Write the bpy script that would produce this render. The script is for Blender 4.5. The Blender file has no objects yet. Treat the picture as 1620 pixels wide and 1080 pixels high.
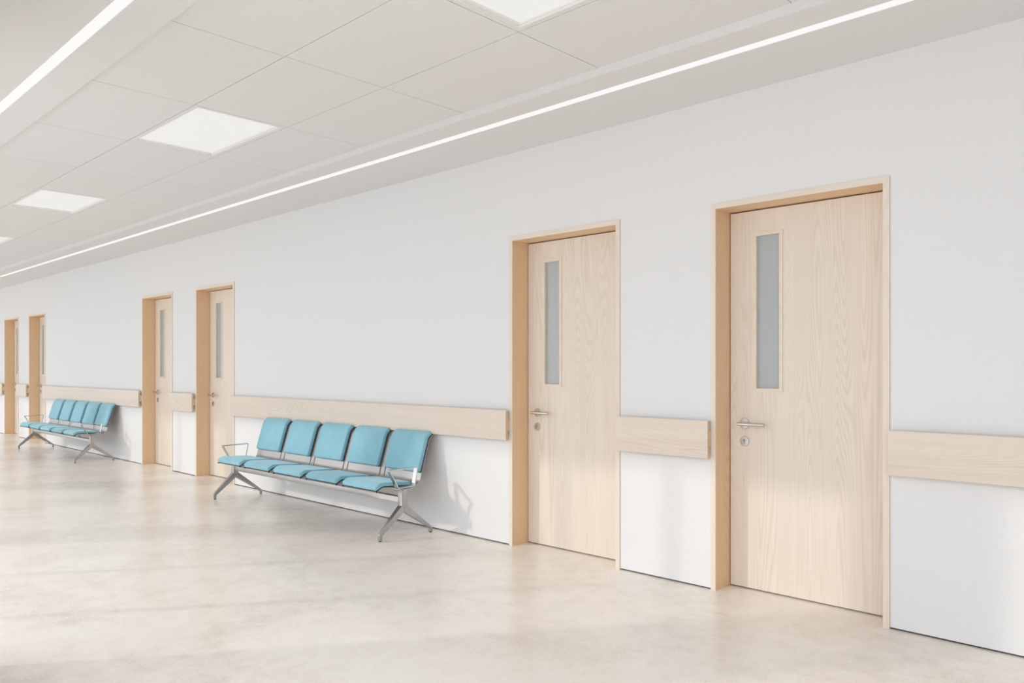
import bpy, bmesh, math
from mathutils import Vector, Matrix

S = bpy.context.scene
COL = S.collection
PI = math.pi

# ------------------------------------------------------------------ materials
def new_mat(name):
    m = bpy.data.materials.new(name)
    m.use_nodes = True
    nt = m.node_tree
    nt.nodes.clear()
    out = nt.nodes.new('ShaderNodeOutputMaterial')
    b = nt.nodes.new('ShaderNodeBsdfPrincipled')
    nt.links.new(b.outputs[0], out.inputs[0])
    return m, nt, b

def N(nt, kind, **kw):
    n = nt.nodes.new(kind)
    for k, v in kw.items():
        setattr(n, k, v)
    return n

def math_node(nt, op, a, b=None):
    n = N(nt, 'ShaderNodeMath', operation=op)
    for i, v in enumerate((a, b)):
        if v is None:
            continue
        if isinstance(v, (int, float)):
            n.inputs[i].default_value = v
        else:
            nt.links.new(v, n.inputs[i])
    return n.outputs[0]

def mix_col(nt, fac, a, b, blend='MIX'):
    n = N(nt, 'ShaderNodeMix', data_type='RGBA', blend_type=blend)
    if isinstance(fac, (int, float)):
        n.inputs[0].default_value = fac
    else:
        nt.links.new(fac, n.inputs[0])
    for sock, v in ((n.inputs[6], a), (n.inputs[7], b)):
        if isinstance(v, tuple):
            sock.default_value = (*v, 1)
        else:
            nt.links.new(v, sock)
    return n.outputs[2]

def noise(nt, vec, scale, detail=2, rough=.5, dist=0):
    n = N(nt, 'ShaderNodeTexNoise')
    n.inputs['Scale'].default_value = scale
    n.inputs['Detail'].default_value = detail
    n.inputs['Roughness'].default_value = rough
    n.inputs['Distortion'].default_value = dist
    nt.links.new(vec, n.inputs['Vector'])
    return n.outputs['Fac']

def mapped(nt, scale, loc=(0, 0, 0), rot=(0, 0, 0)):
    g = N(nt, 'ShaderNodeNewGeometry')
    mp = N(nt, 'ShaderNodeMapping')
    mp.inputs['Scale'].default_value = scale
    mp.inputs['Location'].default_value = loc
    mp.inputs['Rotation'].default_value = rot
    nt.links.new(g.outputs['Position'], mp.inputs['Vector'])
    return mp.outputs[0]

def ramp(nt, fac, stops):
    r = N(nt, 'ShaderNodeValToRGB')
    els = r.color_ramp.elements
    while len(els) < len(stops):
        els.new(.5)
    for e, (p, c) in zip(els, stops):
        e.position = p
        e.color = (*c, 1)
    nt.links.new(fac, r.inputs[0])
    return r.outputs[0]

def bump(nt, b, h, strength, dist):
    n = N(nt, 'ShaderNodeBump')
    n.inputs['Strength'].default_value = strength
    n.inputs['Distance'].default_value = dist
    nt.links.new(h, n.inputs['Height'])
    nt.links.new(n.outputs[0], b.inputs['Normal'])

def plain(name, col, rough=.5, metal=0, spec=.5):
    m, nt, b = new_mat(name)
    v = mapped(nt, (1, 1, 1))
    f = noise(nt, v, 35, 3)
    c = mix_col(nt, f, tuple(x * .985 for x in col), tuple(min(1, x * 1.015) for x in col))
    nt.links.new(c, b.inputs['Base Color'])
    b.inputs['Roughness'].default_value = rough
    b.inputs['Metallic'].default_value = metal
    b.inputs['Specular IOR Level'].default_value = spec
    return m

def wood(name, light, dark, axis, seed=0, rough=.42, contrast=1.0):
    """ash veneer; axis = direction of the grain (0 x, 2 z)"""
    m, nt, b = new_mat(name)
    lo = .45
    big = [7.5, 7.5, 7.5]; big[axis] = lo
    v = mapped(nt, tuple(big), (seed, seed * 1.7, seed * .6))
    h = noise(nt, v, 1.0, .35, .3, 0)
    bands = math_node(nt, 'SINE', math_node(nt, 'MULTIPLY', h, 250.0))
    bands = math_node(nt, 'ADD', math_node(nt, 'MULTIPLY', bands, .5), .5)
    bands = math_node(nt, 'POWER', bands, 2.0)
    fine = [170, 170, 170]; fine[axis] = 3.5
    fib = noise(nt, mapped(nt, tuple(fine), (seed, 0, 0)), 1, 3, .6)
    mid = [28, 28, 28]; mid[axis] = .8
    st = noise(nt, mapped(nt, tuple(mid), (0, seed, 0)), 1, 2, .5)
    broad = [3.0, 3.0, 3.0]; broad[axis] = .3
    br = noise(nt, mapped(nt, tuple(broad), (0, 0, seed)), 1, 1, .5)
    msk = ramp(nt, noise(nt, mapped(nt, tuple(x * .7 for x in big), (seed + 9, 3, 1)), 1, 1), [(.35, (.15,) * 3), (.62, (1,) * 3)])
    f = math_node(nt, 'MULTIPLY', math_node(nt, 'MULTIPLY', bands, msk), .34 * contrast)
    f = math_node(nt, 'ADD', f, math_node(nt, 'MULTIPLY', fib, .42 * contrast))
    f = math_node(nt, 'ADD', f, math_node(nt, 'MULTIPLY', st, .34 * contrast))
    f = math_node(nt, 'ADD', f, math_node(nt, 'MULTIPLY', br, .24 * contrast))
    f = math_node(nt, 'SUBTRACT', f, .33)
    c = ramp(nt, f, [(0, light), (.9, dark)])
    nt.links.new(c, b.inputs['Base Color'])
    b.inputs['Roughness'].default_value = rough
    b.inputs['Specular IOR Level'].default_value = .35
    bump(nt, b, fib, .08, .001)
    return m

LIGHT = (.84, .76, .67); DARK = (.67, .57, .465)
M = {}
M['leaf'] = wood('ash_leaf', LIGHT, DARK, 2, 3.1)
M['rail'] = wood('ash_rail', (.82, .725, .635), (.70, .595, .495), 0, 7.7, contrast=1.3)
M['casing'] = wood('ash_casing', (.83, .745, .65), (.72, .62, .51), 2, 1.3)
M['casing_h'] = wood('ash_casing_across', (.83, .745, .65), (.72, .62, .51), 0, 1.3)
M['lining'] = wood('honey_oak_lining', (.83, .605, .40), (.70, .485, .295), 2, 12.4, .5)
M['lining_h'] = wood('honey_oak_lining_across', (.83, .605, .40), (.70, .485, .295), 0, 12.4, .5)
M['endgrain'] = wood('end_grain', (.74, .57, .40), (.60, .43, .28), 1, 5.0, .55)

M['wall'] = plain('white_wall_paint', (.795, .795, .795), .55, spec=.25)
M['ceil'] = plain('white_ceiling_paint', (.765, .755, .745), .85, spec=.1)
M['frame_white'] = plain('white_powder_coat', (.84, .83, .81), .5, spec=.3)
M['dark'] = plain('dark_gap_shade', (.03, .022, .016), .8, spec=.1)
M['black'] = plain('black_rubber', (.03, .03, .03), .6)
M['metal'] = plain('brushed_steel', (.47, .46, .455), .32, 1)
M['chrome'] = plain('satin_nickel', (.66, .62, .585), .26, 1)
M['shell'] = plain('silver_painted_steel', (.40, .385, .38), .34, .85)
M['strap'] = plain('polished_aluminium', (.58, .58, .585), .22, 1)

# frosted glass
m, nt, b = new_mat('frosted_glass')
v = mapped(nt, (1, 1, 1))
nt.links.new(mix_col(nt, noise(nt, v, 3, 2), (.50, .53, .535), (.53, .56, .565)), b.inputs['Base Color'])
b.inputs['Roughness'].default_value = .22
b.inputs['IOR'].default_value = 1.5
b.inputs['Transmission Weight'].default_value = .12
M['glass'] = m

# blue-green woven upholstery
m, nt, b = new_mat('teal_fabric')
v = mapped(nt, (1, 1, 1))
n1 = noise(nt, v, 9, 3)
n2 = noise(nt, mapped(nt, (1, 1, 1), (5, 5, 5)), 420, 2)
f = math_node(nt, 'ADD', math_node(nt, 'MULTIPLY', n1, .6), math_node(nt, 'MULTIPLY', n2, .4))
nt.links.new(ramp(nt, f, [(.3, (.205, .455, .56)), (.7, (.275, .54, .64))]), b.inputs['Base Color'])
b.inputs['Roughness'].default_value = .75
b.inputs['Sheen Weight'].default_value = .5
b.inputs['Sheen Roughness'].default_value = .5
b.inputs['Sheen Tint'].default_value = (.75, .95, 1, 1)
bump(nt, b, n2, .15, .001)
M['fabric'] = m
M['base_sheet'] = plain('dark_teal_sheet', (.02, .07, .09), .6)

# floor: mottled beige linoleum, satin
m, nt, b = new_mat('mottled_linoleum')
v = mapped(nt, (1, 1, 1))
big = noise(nt, v, 1.3, 4, .55, .3)
med = noise(nt, mapped(nt, (1, 1, 1), (3, 8, 0)), 9, 6, .7, .3)
fine = noise(nt, mapped(nt, (1, 1, 1), (1, 2, 0), (0, 0, .5)), 75, 8, .85, .3)
spk = noise(nt, mapped(nt, (1, 2.2, 1), (6, 2, 0), (0, 0, -.6)), 34, 6, .8, 0)
f = math_node(nt, 'ADD', math_node(nt, 'MULTIPLY', big, .30), math_node(nt, 'MULTIPLY', med, .28))
f = math_node(nt, 'ADD', f, math_node(nt, 'MULTIPLY', fine, .42))
base = ramp(nt, f, [(.36, (.66, .59, .52)), (.45, (.81, .755, .69)), (.52, (.88, .835, .78)), (.62, (.91, .88, .83))])
marks = ramp(nt, spk, [(.30, (1, 1, 1)), (.43, (0, 0, 0))])
base = mix_col(nt, math_node(nt, 'MULTIPLY', marks, .34), base, (.50, .45, .40))
nt.links.new(base, b.inputs['Base Color'])
rg = math_node(nt, 'ADD', math_node(nt, 'MULTIPLY', big, .10), .20)
nt.links.new(rg, b.inputs['Roughness'])
b.inputs['Specular IOR Level'].default_value = .6
M['floor'] = m

def emis(name, col, s):
    m, nt, b = new_mat(name)
    v = mapped(nt, (1, 1, 1))
    c = mix_col(nt, noise(nt, v, 2, 1), tuple(x * .995 for x in col), col)
    nt.links.new(c, b.inputs['Emission Color'])
    b.inputs['Emission Strength'].default_value = s
    b.inputs['Base Color'].default_value = (.1, .1, .1, 1)
    b.inputs['Roughness'].default_value = .6
    b.inputs['Specular IOR Level'].default_value = 0
    return m
M['panel_light'] = emis('panel_diffuser_glow', (1, .985, .955), .79)
M['strip_light'] = emis('strip_diffuser_glow', (1, .995, .985), .90)

# ------------------------------------------------------------------ mesh helpers
def add_box(bm, x0, x1, y0, y1, z0, z1, mi=0, bevel=0, seg=2):
    vs = [bm.verts.new((x, y, z)) for x in (x0, x1) for y in (y0, y1) for z in (z0, z1)]
    fs = []
    for idx in ((0, 1, 3, 2), (4, 6, 7, 5), (0, 4, 5, 1), (2, 3, 7, 6), (0, 2, 6, 4), (1, 5, 7, 3)):
        f = bm.faces.new([vs[i] for i in idx]); f.material_index = mi; fs.append(f)
    if bevel:
        es = list({e for f in fs for e in f.edges})
        bmesh.ops.bevel(bm, geom=es, offset=bevel, segments=seg, profile=.5, affect='EDGES')
    return fs

def add_prism(bm, pts, x0, x1, mi=0):
    """pts: closed outline in (y, z), extruded along x"""
    a = [bm.verts.new((x0, y, z)) for y, z in pts]
    c = [bm.verts.new((x1, y, z)) for y, z in pts]
    n = len(pts)
    for i in range(n):
        f = bm.faces.new((a[i], a[(i + 1) % n], c[(i + 1) % n], c[i])); f.material_index = mi
    bm.faces.new(a[::-1]).material_index = mi
    bm.faces.new(c).material_index = mi

def add_cyl(bm, p0, p1, r, seg=32, mi=0, r2=None):
    p0, p1 = Vector(p0), Vector(p1)
    d = (p1 - p0).normalized()
    u = d.orthogonal().normalized(); w = d.cross(u)
    r2 = r if r2 is None else r2
    A = []; B = []
    for i in range(seg):
        t = 2 * PI * i / seg
        o = u * math.cos(t) + w * math.sin(t)
        A.append(bm.verts.new(p0 + o * r)); B.append(bm.verts.new(p1 + o * r2))
    for i in range(seg):
        j = (i + 1) % seg
        bm.faces.new((A[i], A[j], B[j], B[i])).material_index = mi
    bm.faces.new(A[::-1]).material_index = mi
    bm.faces.new(B).material_index = mi

def obj(name, bm, mats, parent=None, smooth=None, origin=None):
    bmesh.ops.remove_doubles(bm, verts=bm.verts, dist=1e-6)
    bmesh.ops.recalc_face_normals(bm, faces=bm.faces)
    me = bpy.data.meshes.new(name)
    if origin is not None:
        bmesh.ops.translate(bm, verts=bm.verts, vec=-Vector(origin))
    bm.to_mesh(me); bm.free()
    if not isinstance(mats, (list, tuple)):
        mats = [mats]
    for mm in mats:
        me.materials.append(mm)
    if smooth is not None:
        for p in me.polygons:
            p.use_smooth = True
        me.set_sharp_from_angle(angle=math.radians(smooth))
    o = bpy.data.objects.new(name, me)
    COL.objects.link(o)
    if origin is not None:
        o.location = origin
    if parent is not None:
        o.parent = parent
    return o

def empty(name, loc):
    o = bpy.data.objects.new(name, None)
    o.empty_display_size = .1
    o.location = loc
    COL.objects.link(o)
    return o

def tag(o, label=None, cat=None, group=None, kind=None):
    if label: o['label'] = label
    if cat: o['category'] = cat
    if group: o['group'] = group
    if kind: o['kind'] = kind
    return o

def copy_tree(o, parent=None):
    c = o.copy(); COL.objects.link(c)
    if parent is not None:
        c.parent = parent
    for ch in list(o.children):
        copy_tree(ch, c)
    return c

def round_path(pts, r, n=6, closed=False):
    out = []
    N_ = len(pts)
    for i, p in enumerate(pts):
        p = Vector(p)
        if not closed and i in (0, N_ - 1):
            out.append(p); continue
        a = Vector(pts[(i - 1) % N_]); c = Vector(pts[(i + 1) % N_])
        da = (a - p); dc = (c - p)
        rr = min(r, da.length * .48, dc.length * .48)
        q0 = p + da.normalized() * rr; q1 = p + dc.normalized() * rr
        for k in range(n + 1):
            t = k / n
            out.append(q0 * (1 - t) ** 2 + p * 2 * t * (1 - t) + q1 * t * t)
    return out

# ------------------------------------------------------------------ measurements
ZC, ZT = 2.7914, 2.834            # soffit and tile heights
XL, XR = -26.0, 4.2               # ends of the corridor
YF = -3.34                        # window side
PER = 6.725
DOOR_R = [-1.317, -2.922, -1.317 - PER, -2.924 - PER, -1.317 - 2 * PER, -2.924 - 2 * PER]
DW = .968; DT = 2.198; CAS = .031

# ------------------------------------------------------------------ floor
bm = bmesh.new()
add_box(bm, XL, XR, -6.4, .34, -.12, 0)
tag(obj('floor', bm, M['floor']), 'beige mottled linoleum floor with satin shine and pale sun bands', 'floor', kind='structure')

# ------------------------------------------------------------------ back wall with door openings
bm = bmesh.new()
edges = []
x = XR
for r in DOOR_R:
    edges.append((r, x)); x = r - DW
edges.append((XL, x))
G = .0085
for a, c in edges:
    add_box(bm, a, c, 0, .22, G, 3.0)
for r in DOOR_R:
    add_box(bm, r - DW, r, 0, .22, DT, 3.0)
add_box(bm, XL, XR, .22, .34, .0005, 3.0)
wall = tag(obj('wall_back', bm, M['wall']), 'long white wall holding the wooden doors', 'wall', kind='structure')
bm = bmesh.new()  # strip coloured near black to stand for the shade in the gap
for a, c in edges:
    add_box(bm, a, c, .012, .20, 0, G)
tag(obj('shadow_gap_strip', bm, M['dark']), 'thin strip coloured dark as the shadow gap along the foot of the white wall', 'shadow_gap', kind='structure')

# ------------------------------------------------------------------ window side: piers, mullions, head
PIERS = [(-4.02, -3.28)] + [(-7.42 - 3.36 * k - .25, -7.42 - 3.36 * k + .25) for k in range(6)]
bm = bmesh.new()
HEAD = 2.52
add_box(bm, XL, XR, YF - .18, YF, HEAD, 3.0)
for a, c in PIERS:
    add_box(bm, a, c, YF - .18, YF, 0, HEAD)
add_box(bm, 1.9, XR, YF - .18, YF, 0, HEAD)
add_box(bm, XL, -24.3, YF - .18, YF, 0, HEAD)
tag(obj('wall_front', bm, M['wall']), 'white window wall with wide openings between piers', 'wall', kind='structure')
k = 1
prs = sorted(PIERS, reverse=True)
for i in range(len(prs) - 1):
    x1, x0 = prs[i][0], prs[i + 1][1]
    bm = bmesh.new()
    w3 = (x1 - x0) / 3
    add_box(bm, x0, x1, YF - .12, YF - .06, 0, .02)
    add_box(bm, x0, x1, YF - .12, YF - .06, HEAD - .05, HEAD)
    for xx in (x0 + w3 + .08, x0 + 2 * w3 + .12):
        add_box(bm, xx - .021, xx + .021, YF - .125, YF - .065, 0, HEAD)
    tag(obj('window_%d' % k, bm, M['frame_white']), 'tall white framed window opening on the daylight side', 'window', kind='structure')
    k += 1
# ends; the far one has an opening added to brighten the floor
bm = bmesh.new(); add_box(bm, XL - .15, XL, YF - .18, -2.9, 0, 3.0); add_box(bm, XL - .15, XL, -.45, .34, 0, 3.0); add_box(bm, XL - .15, XL, -2.9, -.45, 2.45, 3.0)
tag(obj('wall_left', bm, M['wall']), 'white end wall of the corridor', 'wall', kind='structure')
bm = bmesh.new(); add_box(bm, XR, XR + .15, YF - .18, .34, 0, 3.0)
tag(obj('wall_right', bm, M['wall']), 'white end wall behind the viewer', 'wall', kind='structure')

# ------------------------------------------------------------------ ceiling
YA, YB, YR, YL = -1.962, -1.352, -.745, -2.572
TX = 1.045; C1 = -3.562
def cx_(i): return C1 - (i - 1) * TX
ceil = empty('ceiling', (0, 0, ZT))
tag(ceil, 'off-white suspended tile ceiling between two lower plain soffits', 'ceiling', kind='structure')
SR = (-.568, -.505)                # right strip
SL = (-2.815, -2.757)
bm = bmesh.new()
add_box(bm, XL, XR, YR, SR[0], ZC, 3.0)
add_box(bm, XL, XR, SR[1], 0, ZC, 3.0)
add_box(bm, XL, XR, SR[0], SR[1], ZC + .03, 3.0)
add_box(bm, XL, XR, YF, SL[0], ZC, 3.0)
add_box(bm, XL, XR, SL[1], YL, ZC, 3.0)
add_box(bm, XL, XR, SL[0], SL[1], ZC + .03, 3.0)
o = obj('soffit', bm, M['ceil']); o.parent = ceil; o.matrix_parent_inverse = Matrix.Translation((0, 0, -ZT))
bm = bmesh.new()
lamps = [-4, -1, 2, 5, 8, 11]
i = -6
g = .0022
while cx_(i + 1) > XL:
    xa, xb = cx_(i + 1), cx_(i)
    for j, (ya, yb) in enumerate(((YL, YA), (YA, YB), (YB, YR))):
        if xb > XR: continue
        yy0 = ya + (g if j else 0); yy1 = yb - (g if j < 2 else 0)
        if j == 1 and i in lamps:
            X0, X1, Y0, Y1 = xa + .031, xb - .031, YA + .030, YB - .030
            add_box(bm, xa + g, X0, yy0, yy1, ZT, ZT + .05)
            add_box(bm, X1, xb - g, yy0, yy1, ZT, ZT + .05)
            add_box(bm, X0, X1, yy0, Y0, ZT, ZT + .05)
            add_box(bm, X0, X1, Y1, yy1, ZT, ZT + .05)
        else:
            add_box(bm, xa + g, xb - g, yy0, yy1, ZT, ZT + .02)
    i += 1
tiles = obj('ceiling_tiles', bm, M['ceil']); tiles.parent = ceil; tiles.matrix_parent_inverse = Matrix.Translation((0, 0, -ZT))
bm = bmesh.new()
add_box(bm, XL, XR, YL, YR, ZT + .055, 3.0)
o = obj('ceiling_deck', bm, M['ceil']); o.parent = ceil; o.matrix_parent_inverse = Matrix.Translation((0, 0, -ZT))

# ceiling panel lights
def panel_light(i, label):
    X0, X1, Y0, Y1 = cx_(i + 1) + .031, cx_(i) - .031, YA + .030, YB - .030
    cx, cy = (X0 + X1) / 2, (Y0 + Y1) / 2
    t = tag(empty('ceiling_light', (cx, cy, ZT)), label, 'ceiling light', 'recessed panel lights in the tile ceiling')
    hx, hy = (X1 - X0) / 2, (Y1 - Y0) / 2
    bm = bmesh.new()
    for lo, hi, zz0, zz1 in ((0, .004, 0, .024), (.004, .014, .008, .024)):
        add_box(bm, -hx + lo, -hx + hi, -hy + lo, hy - lo, zz0, zz1)
        add_box(bm, hx - hi, hx - lo, -hy + lo, hy - lo, zz0, zz1)
        add_box(bm, -hx + hi, hx - hi, -hy + lo, -hy + hi, zz0, zz1)
        add_box(bm, -hx + hi, hx - hi, hy - hi, hy - lo, zz0, zz1)
    obj('light_frame', bm, M['frame_white'], t)
    bm = bmesh.new()
    add_box(bm, -hx + .004, hx - .004, -hy + .004, hy - .004, .0185, .023)
    obj('diffuser', bm, M['panel_light'], t)
LL = {-1: 'square-edged white panel light cut by the top edge of the picture, nearest one',
      2: 'largest fully visible white ceiling panel light, above and left of the near bench',
      5: 'smaller white ceiling panel light, second fully visible one down the corridor',
      8: 'tiny white ceiling panel light cut by the left edge of the picture'}
for i, lb in LL.items():
    panel_light(i, lb)
for i in (11,):
    panel_light(i, 'white ceiling panel light far down the corridor, beyond the left picture edge')
panel_light(-4, 'white ceiling panel light overhead near the viewer, above the picture')

def strip(ys, label):
    t = tag(empty('linear_light', ((XL + XR) / 2, sum(ys) / 2, ZC)), label, 'strip light', 'long light strips in the soffits')
    L = (XR - XL) / 2 - .01; w = (ys[1] - ys[0]) / 2
    bm = bmesh.new(); add_box(bm, -L, L, -w + .002, w - .002, .0015, .012)
    obj('diffuser', bm, M['strip_light'], t)
    bm = bmesh.new(); add_box(bm, -L, L, -w, w, .013, .029)
    obj('housing', bm, M['frame_white'], t)
strip(SR, 'long thin white light strip in the soffit along the door wall')
strip(SL, 'wide looking white light strip across the top left corner of the picture')

# ------------------------------------------------------------------ doors
def circle_pts(r, n=32): return [(r * math.cos(2 * PI * k / n), r * math.sin(2 * PI * k / n)) for k in range(n)]

LY = .156
def make_door(name):
    # origin: floor, right outer edge of casing, wall face
    t = tag(empty(name, (0, 0, 0)), kind='structure')
    # casing front edge (pale) and honey lining behind it
    bm = bmesh.new()
    f0, f1 = -.007, .012
    def mitred(bm, f0, f1, c, ox0, ox1, oz, mi_v, mi_h):
        # three mitred members between outer and inner outline
        O = [(ox0, 0), (ox0, oz), (ox1, oz), (ox1, 0)]
        I = [(ox0 + c, 0), (ox0 + c, oz - c), (ox1 - c, oz - c), (ox1 - c, 0)]
        for k in range(3):
            q = [O[k], O[k + 1], I[k + 1], I[k]]
            a = [bm.verts.new((p[0], f0, p[1])) for p in q]
            b_ = [bm.verts.new((p[0], f1, p[1])) for p in q]
            mi = mi_h if k == 1 else mi_v
            bm.faces.new(a).material_index = mi
            bm.faces.new(b_[::-1]).material_index = mi
            for s in range(4):
                bm.faces.new((a[s], b_[s], b_[(s + 1) % 4], a[(s + 1) % 4])).material_index = mi
    mitred(bm, f0, f0 + .004, CAS, -DW, 0, DT, 0, 1)
    casing = obj('casing', bm, [M['casing'], M['casing_h']], t)
    bm = bmesh.new()
    mitred(bm, f0 + .004, .22, CAS, -DW + .0005, -.0005, DT - .0005, 0, 1)
    obj('jamb_lining', bm, [M['lining'], M['lining_h']], t)
    # leaf with the vision opening
    lx0, lx1, lz0, lz1 = -DW + CAS + .0065, -CAS - .0045, .0085, DT - CAS - .0085
    wx0, wx1, wz0, wz1 = -.788 + .012, -.613 - .012, 1.129 + .012, 2.033 - .012
    bm = bmesh.new()
    for a, c, d, e in ((lx0, wx0, lz0, lz1), (wx1, lx1, lz0, lz1), (wx0, wx1, lz0, wz0), (wx0, wx1, wz1, lz1)):
        add_box(bm, a, c, LY, LY + .042, d, e)
    bmesh.ops.remove_doubles(bm, verts=bm.verts, dist=1e-5)
    leaf = obj('door_leaf', bm, M['leaf'], t)
    # bead
    bm = bmesh.new()
    bx0, bx1, bz0, bz1 = -.788, -.613, 1.129, 2.033
    bw = .020
    O = [(bx0, bz0), (bx0, bz1), (bx1, bz1), (bx1, bz0)]
    I = [(bx0 + bw, bz0 + bw), (bx0 + bw, bz1 - bw), (bx1 - bw, bz1 - bw), (bx1 - bw, bz0 + bw)]
    for k in range(4):
        q = [O[k], O[(k + 1) % 4], I[(k + 1) % 4], I[k]]
        mi = 0 if k in (0, 2) else 1
        fr = [bm.verts.new((p[0], LY - .006, p[1])) for p in q]
        bk = [bm.verts.new((p[0], LY - .0002, p[1])) for p in q[:2]] + [bm.verts.new((p[0], LY + .014, p[1])) for p in q[2:]]
        bm.faces.new(fr).material_index = mi
        bm.faces.new(bk[::-1]).material_index = mi
        for s in range(4):
            bm.faces.new((fr[s], bk[s], bk[(s + 1) % 4], fr[(s + 1) % 4])).material_index = mi
    obj('vision_frame', bm, [M['casing'], M['casing_h']], leaf)
    bm = bmesh.new()
    add_box(bm, wx0 + .001, wx1 - .001, LY + .0145, LY + .0205, wz0 + .001, wz1 - .001)
    tag(obj('glass_pane', bm, M['glass'], leaf), 'grey frosted glass pane')
    # lever handle
    hx, hz = -.840, .946
    bm = bmesh.new()
    add_cyl(bm, (hx, LY - .0001, hz), (hx, LY - .007, hz), .0305, 40)
    add_cyl(bm, (hx, LY - .007, hz), (hx, LY - .009, hz), .0305, 40, r2=.0285)
    add_cyl(bm, (hx, LY - .009, hz), (hx, LY - .050, hz), .0105, 24)
    handle = obj('door_handle', bm, M['chrome'], t, smooth=35)
    bm = bmesh.new()
    add_cyl(bm, (hx - .019, LY - .056, hz), (hx - .0175, LY - .056, hz), .0088, 28, r2=.0105)
    add_cyl(bm, (hx - .0175, LY - .056, hz), (hx + .1445, LY - .056, hz), .0105, 28)
    add_cyl(bm, (hx + .1445, LY - .056, hz), (hx + .146, LY - .056, hz), .0105, 28, r2=.0088)
    obj('lever', bm, M['chrome'], handle, smooth=35)
    # escutcheon with euro cylinder
    ez = .844
    bm = bmesh.new()
    add_cyl(bm, (hx, LY - .0001, ez), (hx, LY - .006, ez), .0280, 40)
    add_cyl(bm, (hx, LY - .006, ez), (hx, LY - .008, ez), .0280, 40, r2=.0262)
    esc = obj('lock_rosette', bm, M['chrome'], t, smooth=35)
    bm = bmesh.new()
    add_cyl(bm, (hx, LY - .0079, ez + .006), (hx, LY - .0105, ez + .006), .0085, 24)
    add_box(bm, hx - .0045, hx + .0045, LY - .0105, LY - .0079, ez - .017, ez + .004)
    obj('lock_cylinder', bm, M['metal'], esc, smooth=35)
    bm = bmesh.new()
    add_box(bm, hx - .0045, hx + .0045, LY - .0112, LY - .0104, ez + .0052, ez + .0072)
    obj('keyway', bm, M['black'], esc)
    return t

proto = make_door('door_1')
DL = ['pale ash door with grey frosted slot window, nearest and rightmost of all',
      'pale ash door standing between the near bench and the rightmost door',
      'pale ash door just left of the near blue bench',
      'pale ash door right of the far blue bench, fourth from the right',
      'pale ash door directly behind the left end of the far bench',
      'leftmost visible ash door, beyond the far bench, seen very obliquely']
for k, (r, lb) in enumerate(zip(DOOR_R, DL)):
    d = proto if k == 0 else copy_tree(proto)
    d.name = 'door_%d' % (k + 1)
    d.location = (r, 0, 0)
    d['label'] = lb; d['category'] = 'door'; d['group'] = 'ash doors along the corridor wall'

# ------------------------------------------------------------------ wooden wall guards
RZ0, RZ1 = .7495, .9655
def rail(x0, x1, label):
    t = tag(empty('wall_guard', ((x0 + x1) / 2, 0, (RZ0 + RZ1) / 2)), label, 'wall rail', 'wooden guard rails on the corridor wall')
    L = (x1 - x0) / 2; H = (RZ1 - RZ0) / 2
    bm = bmesh.new()
    r = .0055
    pts = [(-.028, -H + .001), (-.050 + r, -H)]
    for k in range(5):
        a = -PI / 2 - k / 4 * PI / 2
        pts.append((-.050 + r + r * math.cos(a), -H + r + r * math.sin(a)))
    for k in range(5):
        a = PI - k / 4 * PI / 2
        pts.append((-.050 + r + r * math.cos(a), H - r + r * math.sin(a)))
    pts.append((-.028, H - .001))
    pp = []
    for p in pts:
        if not pp or (abs(pp[-1][0] - p[0]) + abs(pp[-1][1] - p[1])) > 1e-5: pp.append(p)
    add_prism(bm, pp, -L, L)
    bm.faces.ensure_lookup_table()
    for f in bm.faces:
        f.normal_update()
        if abs(f.normal.x) > .9: f.material_index = 1
    obj('rail_board', bm, [M['rail'], M['endgrain']], t, smooth=40)
    bm = bmesh.new()
    fs = add_box(bm, -L + .002, L - .0015, -.0279, -.0004, -.037, .045)
    fs[0].material_index = 1; fs[1].material_index = 1
    obj('rail_spacer', bm, [M['rail'], M['endgrain']], t)
dl = lambda k: DOOR_R[k] - DW
rail(-1.309, 2.9, 'pale ash wall rail right of the rightmost door, cut by the picture edge')
rail(DOOR_R[1] + .002, dl(0) + .006, 'short ash wall rail between the two nearest doors')
rail(DOOR_R[2] + .002, dl(1) + .009, 'long ash wall rail directly above the near bench')
rail(DOOR_R[3] + .002, dl(2) + .009, 'short ash wall rail between the two doors left of the near bench')
rail(DOOR_R[4] + .002, dl(3) + .009, 'long ash wall rail directly above the far bench')
rail(DOOR_R[5] + .002, dl(4) + .009, 'short ash wall rail between the two farthest visible doors')
rail(-21.49, dl(5) + .009, 'ash wall rail stub at the left edge of the picture')

# ------------------------------------------------------------------ benches
# side profile of the seat shell, (y, z), front tip -> top of back
PROF = [(-.578, .358), (-.535, .386), (-.412, .378), (-.235, .366), (-.178, .392), (-.172, .430), (-.083, .721), (-.044, .748)]
def sample_profile():
    pts = [PROF[0]]
    P = [Vector((y, z)) for y, z in PROF]
    radii = [0, .02, .05, .035, .025, .03, .022, 0]
    out = [P[0]]
    for i in range(1, len(P) - 1):
        a, p, c = P[i - 1], P[i], P[i + 1]
        da, dc = a - p, c - p
        r = min(radii[i], da.length * .48, dc.length * .48)
        q0 = p + da.normalized() * r; q1 = p + dc.normalized() * r
        for k in range(6):
            t = k / 5
            out.append(q0 * (1 - t) ** 2 + p * 2 * t * (1 - t) + q1 * t * t)
    out.append(P[-1])
    return out
PP = sample_profile()
ARC = [0]
for a, c in zip(PP, PP[1:]): ARC.append(ARC[-1] + (c - a).length)
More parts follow.
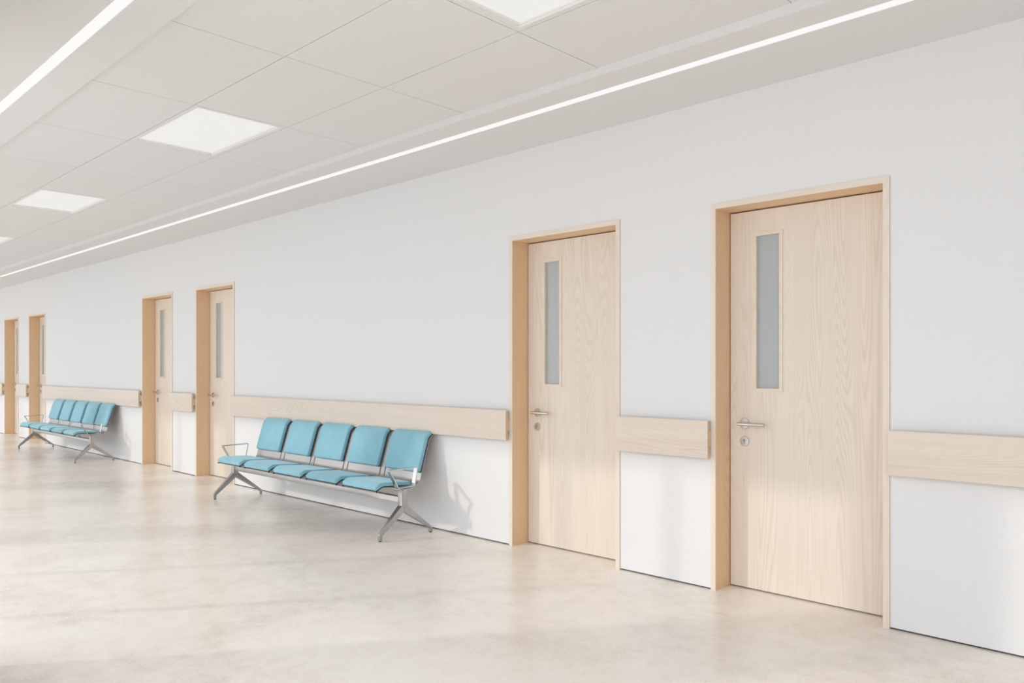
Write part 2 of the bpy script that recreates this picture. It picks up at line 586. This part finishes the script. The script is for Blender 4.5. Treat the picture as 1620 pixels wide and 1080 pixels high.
def at_s(s):
    s = max(0, min(ARC[-1], s))
    for i in range(len(PP) - 1):
        if s <= ARC[i + 1] + 1e-9:
            t = (s - ARC[i]) / max(1e-9, ARC[i + 1] - ARC[i])
            p = PP[i] * (1 - t) + PP[i + 1] * t
            break
    e = .006
    def raw(u):
        u = max(0, min(ARC[-1], u))
        for i in range(len(PP) - 1):
            if u <= ARC[i + 1] + 1e-9:
                t = (u - ARC[i]) / max(1e-9, ARC[i + 1] - ARC[i])
                return PP[i] * (1 - t) + PP[i + 1] * t
    d = (raw(s + e) - raw(s - e)).normalized()
    n = Vector((-d.y, d.x))        # left of travel: up for the pan, towards the sitter for the back
    return p, n
def s_near(y, z):
    best = min(range(400), key=lambda k: (at_s(ARC[-1] * k / 399)[0] - Vector((y, z))).length)
    return ARC[-1] * best / 399
S_SEAT0, S_SEAT1 = .002, s_near(-.262, .370)
S_BACK0, S_BACK1 = s_near(-.160, .455), ARC[-1] - .001

def sheet(bm, hw, s0, s1, off, th, n=40):
    rows = []
    for k in range(n + 1):
        p, nn = at_s(s0 + (s1 - s0) * k / n)
        a = p + nn * off; c = p + nn * (off - th)
        rows.append([bm.verts.new((sx * hw, q.x, q.y)) for q in (a, c) for sx in (-1, 1)])
    for r0, r1 in zip(rows, rows[1:]):
        bm.faces.new((r0[0], r0[1], r1[1], r1[0]))
        bm.faces.new((r0[3], r0[2], r1[2], r1[3]))
        bm.faces.new((r0[2], r0[0], r1[0], r1[2]))
        bm.faces.new((r0[1], r0[3], r1[3], r1[1]))
    for r in (rows[0], rows[-1]):
        bm.faces.new((r[0], r[1], r[3], r[2]))

def pad(bm, hw, s0, s1, T, off=.0015, rc=.020, rho=.011, ns=46, nx=28):
    L = s1 - s0
    def spread(n, tot, e):
        # denser near both ends
        u = [0, .06, .16, .3, .5, .75, 1.0]
        a = [x * e for x in u]
        mid = [e + (tot - 2 * e) * k / n for k in range(1, n)]
        return a + mid + [tot - x for x in reversed(a)]
    ss = spread(ns - 14, L, rho * 1.3)
    xs = spread(nx - 14, 2.0, rho / hw * 1.3)
    top = []; bot = []
    for s in ss:
        d = min(s, L - s)
        w = hw if d >= rc else hw - rc + math.sqrt(max(0, rc * rc - (rc - d) ** 2))
        tr = []; br = []
        for xq in xs:
            x = (xq - 1) * w
            e = min(d, w - abs(x))
            h = T if e >= rho else T * math.sqrt(max(0, 1 - (1 - e / rho) ** 2))
            crown = .002 * (1 - (x / w) ** 2) * math.sin(PI * s / L) if w > 0 else 0
            p, nn = at_s(s0 + s)
            q = p + nn * (off + .004 + max(h - .004, 0) + crown); b0 = p + nn * off
            tr.append(bm.verts.new((x, q.x, q.y))); br.append(bm.verts.new((x, b0.x, b0.y)))
        top.append(tr); bot.append(br)
    for R, flip in ((top, False), (bot, True)):
        for r0, r1 in zip(R, R[1:]):
            for k in range(len(r0) - 1):
                q = (r0[k], r0[k + 1], r1[k + 1], r1[k])
                bm.faces.new(q[::-1] if flip else q)
    n = len(top); m_ = len(top[0])
    for k in range(n - 1):
        bm.faces.new((top[k][0], bot[k][0], bot[k + 1][0], top[k + 1][0]))
        bm.faces.new((top[k][-1], top[k + 1][-1], bot[k + 1][-1], bot[k][-1]))
    for k in range(m_ - 1):
        bm.faces.new((top[0][k], top[0][k + 1], bot[0][k + 1], bot[0][k]))
        bm.faces.new((top[-1][k], bot[-1][k], bot[-1][k + 1], top[-1][k + 1]))

PITCH = .524; SW = .224; OFFX = .013
def make_bench():
    root = empty('waiting_bench', (0, 0, 0))
    first = None
    for k in range(5):
        xc = (k - 2) * PITCH + OFFX
        if first is None:
            bm = bmesh.new()
            sheet(bm, SW, 0, ARC[-1], 0, .0055)
            sh = obj('seat', bm, M['shell'], root, smooth=35)
            tag(sh, 'silver metal seat shell with blue cushions')
            bm = bmesh.new(); pad(bm, SW - .002, S_SEAT0, S_SEAT1, .026, off=.008)
            obj('seat_cushion', bm, M['fabric'], sh, smooth=60)
            bm = bmesh.new(); pad(bm, SW - .006, S_BACK0, S_BACK1, .026, off=.008)
            bmesh.ops.translate(bm, verts=bm.verts, vec=(.001, 0, 0))
            obj('back_cushion', bm, M['fabric'], sh, smooth=60)
            bm = bmesh.new()  # dark sheet under each cushion, seen as a line at its edges
            sheet(bm, SW - .010, S_SEAT0 + .004, S_SEAT1 - .004, .0085, .0083)
            sheet(bm, SW - .018, S_BACK0 + .004, S_BACK1 - .004, .0085, .0083)
            obj('cushion_base', bm, M['base_sheet'], sh, smooth=35)
            for sx in (-1, 1):
                bm = bmesh.new()
                p, nn = at_s(.001)
                add_cyl(bm, (sx * (SW - .007), p.x - .004, p.y - .004), (sx * (SW - .007), p.x + .004, p.y), .0062, 16)
                obj('corner_cap', bm, M['black'], sh, smooth=35)
            first = sh
        else:
            sh = copy_tree(first, root)
        sh.location.x = xc
    # ribs between the shells
    bm = bmesh.new()
    sheet(bm, .0245, 0, ARC[-1] - .004, -.001, .010)
    rb = obj('seat_rib', bm, M['shell'], root, smooth=35)
    for k in range(4):
        c = rb if k == 0 else copy_tree(rb, root)
        c.location.x = (k - 1.5) * PITCH + OFFX
    # beam, with clamp blocks under each rib
    bm = bmesh.new()
    add_box(bm, -1.30, 1.30, -.395, -.352, .262, .304, 0, .003, 2)
    beam = obj('beam', bm, M['metal'], root, smooth=35)
    for k in range(4):
        xc = (k - 1.5) * PITCH + OFFX
        bm = bmesh.new()
        add_box(bm, xc - .014, xc + .014, -.392, -.355, .3042, .3635)
        obj('clamp', bm, M['metal'], beam)
    # leg sets
    for sx in (-1, 1):
        X = sx * 1.3205
        bm = bmesh.new()
        add_box(bm, X - .0255, X + .0255, -.400, -.350, .228, .3600, 0, .003, 2)
        post = obj('leg_post', bm, M['metal'], root, smooth=35)
        fpts = [(-.399, .240), (-.588, .058), (-.594, .050), (-.594, .046), (-.590, .006), (-.568, .006), (-.569, .040), (-.383, .190), (-.374, .193), (-.374, .240)]
        rpts = [(-.351, .240), (-.108, .052), (-.096, .044), (-.094, .038), (-.092, .006), (-.113, .006), (-.1135, .0335), (-.364, .190), (-.374, .193), (-.374, .240)]
        for nm, pts, yf in (('leg', fpts, -.579), ('leg', rpts, -.1025)):
            bm = bmesh.new()
            add_prism(bm, pts, X - .0165, X + .0165)
            # thin the leg towards its foot
            for v in bm.verts:
                t = max(0, min(1, (v.co.z - .05) / .19))
                v.co.x = X + (v.co.x - X) * (.70 + .72 * t)
            es = [e for e in bm.edges]
            bmesh.ops.bevel(bm, geom=es, offset=.0015, segments=2, profile=.5, affect='EDGES')
            lg = obj(nm, bm, M['metal'], post, smooth=30)
            bm = bmesh.new()
            add_cyl(bm, (X, yf, 0), (X, yf, .008), .0105, 20)
            gl = obj('foot_glide', bm, M['black'], root, smooth=35)
        bm = bmesh.new()
        add_box(bm, min(X + sx * .02, X - sx * (.075 if sx > 0 else .15)), max(X + sx * .02, X - sx * (.075 if sx > 0 else .15)), -.405, -.29, .3555, .3640)
        obj('end_bracket', bm, M['metal'], root)
        # armrest: flat strap bent into a loop
        path = [(-.418, .3585), (-.505, .505), (-.496, .514), (-.245, .517), (-.236, .506), (-.262, .3585)]
        path = round_path([(y, z) for y, z in [(-.428, .368), (-.512, .513), (-.240, .518), (-.270, .372)]], .014, 5, closed=True)
        path = [Vector(p) for p in path]
        th = .008
        bm = bmesh.new(); n = len(path); ring = []
        for i_ in range(n):
            d = (path[(i_ + 1) % n] - path[i_ - 1]).normalized()
            nn = Vector((-d.y, d.x))
            o_ = path[i_]; q = o_ - nn * th
            XX = sx * 1.3220
            ring.append([bm.verts.new((XX + s_ * .0185, v.x, v.y)) for v in (o_, q) for s_ in (-1, 1)])
        for i_ in range(n):
            r0, r1 = ring[i_], ring[(i_ + 1) % n]
            bm.faces.new((r0[0], r0[1], r1[1], r1[0])); bm.faces.new((r0[3], r0[2], r1[2], r1[3]))
            bm.faces.new((r0[2], r0[0], r1[0], r1[2])); bm.faces.new((r0[1], r0[3], r1[3], r1[1]))
        obj('armrest', bm, M['strap'], root, smooth=35)
    return root

b1 = make_bench()
b1.location = (-5.962, 0, 0)
tag(b1, 'nearer and larger bench of five blue seats, under the long wooden rail', 'bench', 'blue waiting room benches')
b2 = copy_tree(b1)
b2.location = (-5.962 - 6.71, 0, 0)
b2['label'] = 'smaller, farther bench of five blue seats at the far left'

# ------------------------------------------------------------------ light
w = bpy.data.worlds.new('daylight'); S.world = w; w.use_nodes = True
nt = w.node_tree; nt.nodes.clear()
out = nt.nodes.new('ShaderNodeOutputWorld'); bg = nt.nodes.new('ShaderNodeBackground')
tc = nt.nodes.new('ShaderNodeTexCoord'); sp = nt.nodes.new('ShaderNodeSeparateXYZ')
nt.links.new(tc.outputs['Generated'], sp.inputs[0])
r = nt.nodes.new('ShaderNodeValToRGB')
r.color_ramp.elements[0].position = .35; r.color_ramp.elements[0].color = (.85, .88, .93, 1)
r.color_ramp.elements[1].position = .65; r.color_ramp.elements[1].color = (1.03, 1.065, 1.12, 1)
mm = nt.nodes.new('ShaderNodeMath'); mm.operation = 'MULTIPLY_ADD'; mm.inputs[1].default_value = .5; mm.inputs[2].default_value = .5
nt.links.new(sp.outputs[2], mm.inputs[0]); nt.links.new(mm.outputs[0], r.inputs[0])
nt.links.new(r.outputs[0], bg.inputs[0]); bg.inputs[1].default_value = 1.86
nt.links.new(bg.outputs[0], out.inputs[0])

sun = bpy.data.lights.new('sun', 'SUN'); sun.energy = .78; sun.angle = math.radians(1.9); sun.color = (1, .955, .88)
so = bpy.data.objects.new('sun', sun); COL.objects.link(so)
d = Vector((.70, 1, -.52)).normalized()
so.rotation_euler = d.to_track_quat('-Z', 'Y').to_euler()
so.location = (-10, -15, 8)

# ------------------------------------------------------------------ camera
cam = bpy.data.cameras.new('camera'); co = bpy.data.objects.new('camera', cam); COL.objects.link(co)
cam.sensor_width = 36; cam.lens = 1236.72 / 1620 * 36; cam.sensor_fit = 'HORIZONTAL'
cam.shift_y = (581.24 - 540) / 1620
co.location = (0, -4.002, 1.2669)
co.rotation_euler = (PI / 2, 0, .768228)
cam.clip_start = .02; cam.clip_end = 200
S.camera = co

S.view_settings.view_transform = 'Standard'
S.view_settings.look = 'None'
S.view_settings.gamma = 1
S.view_settings.use_curve_mapping = False
S.view_settings.exposure = 0.0
S.cycles.max_bounces = 14
S.cycles.diffuse_bounces = 8
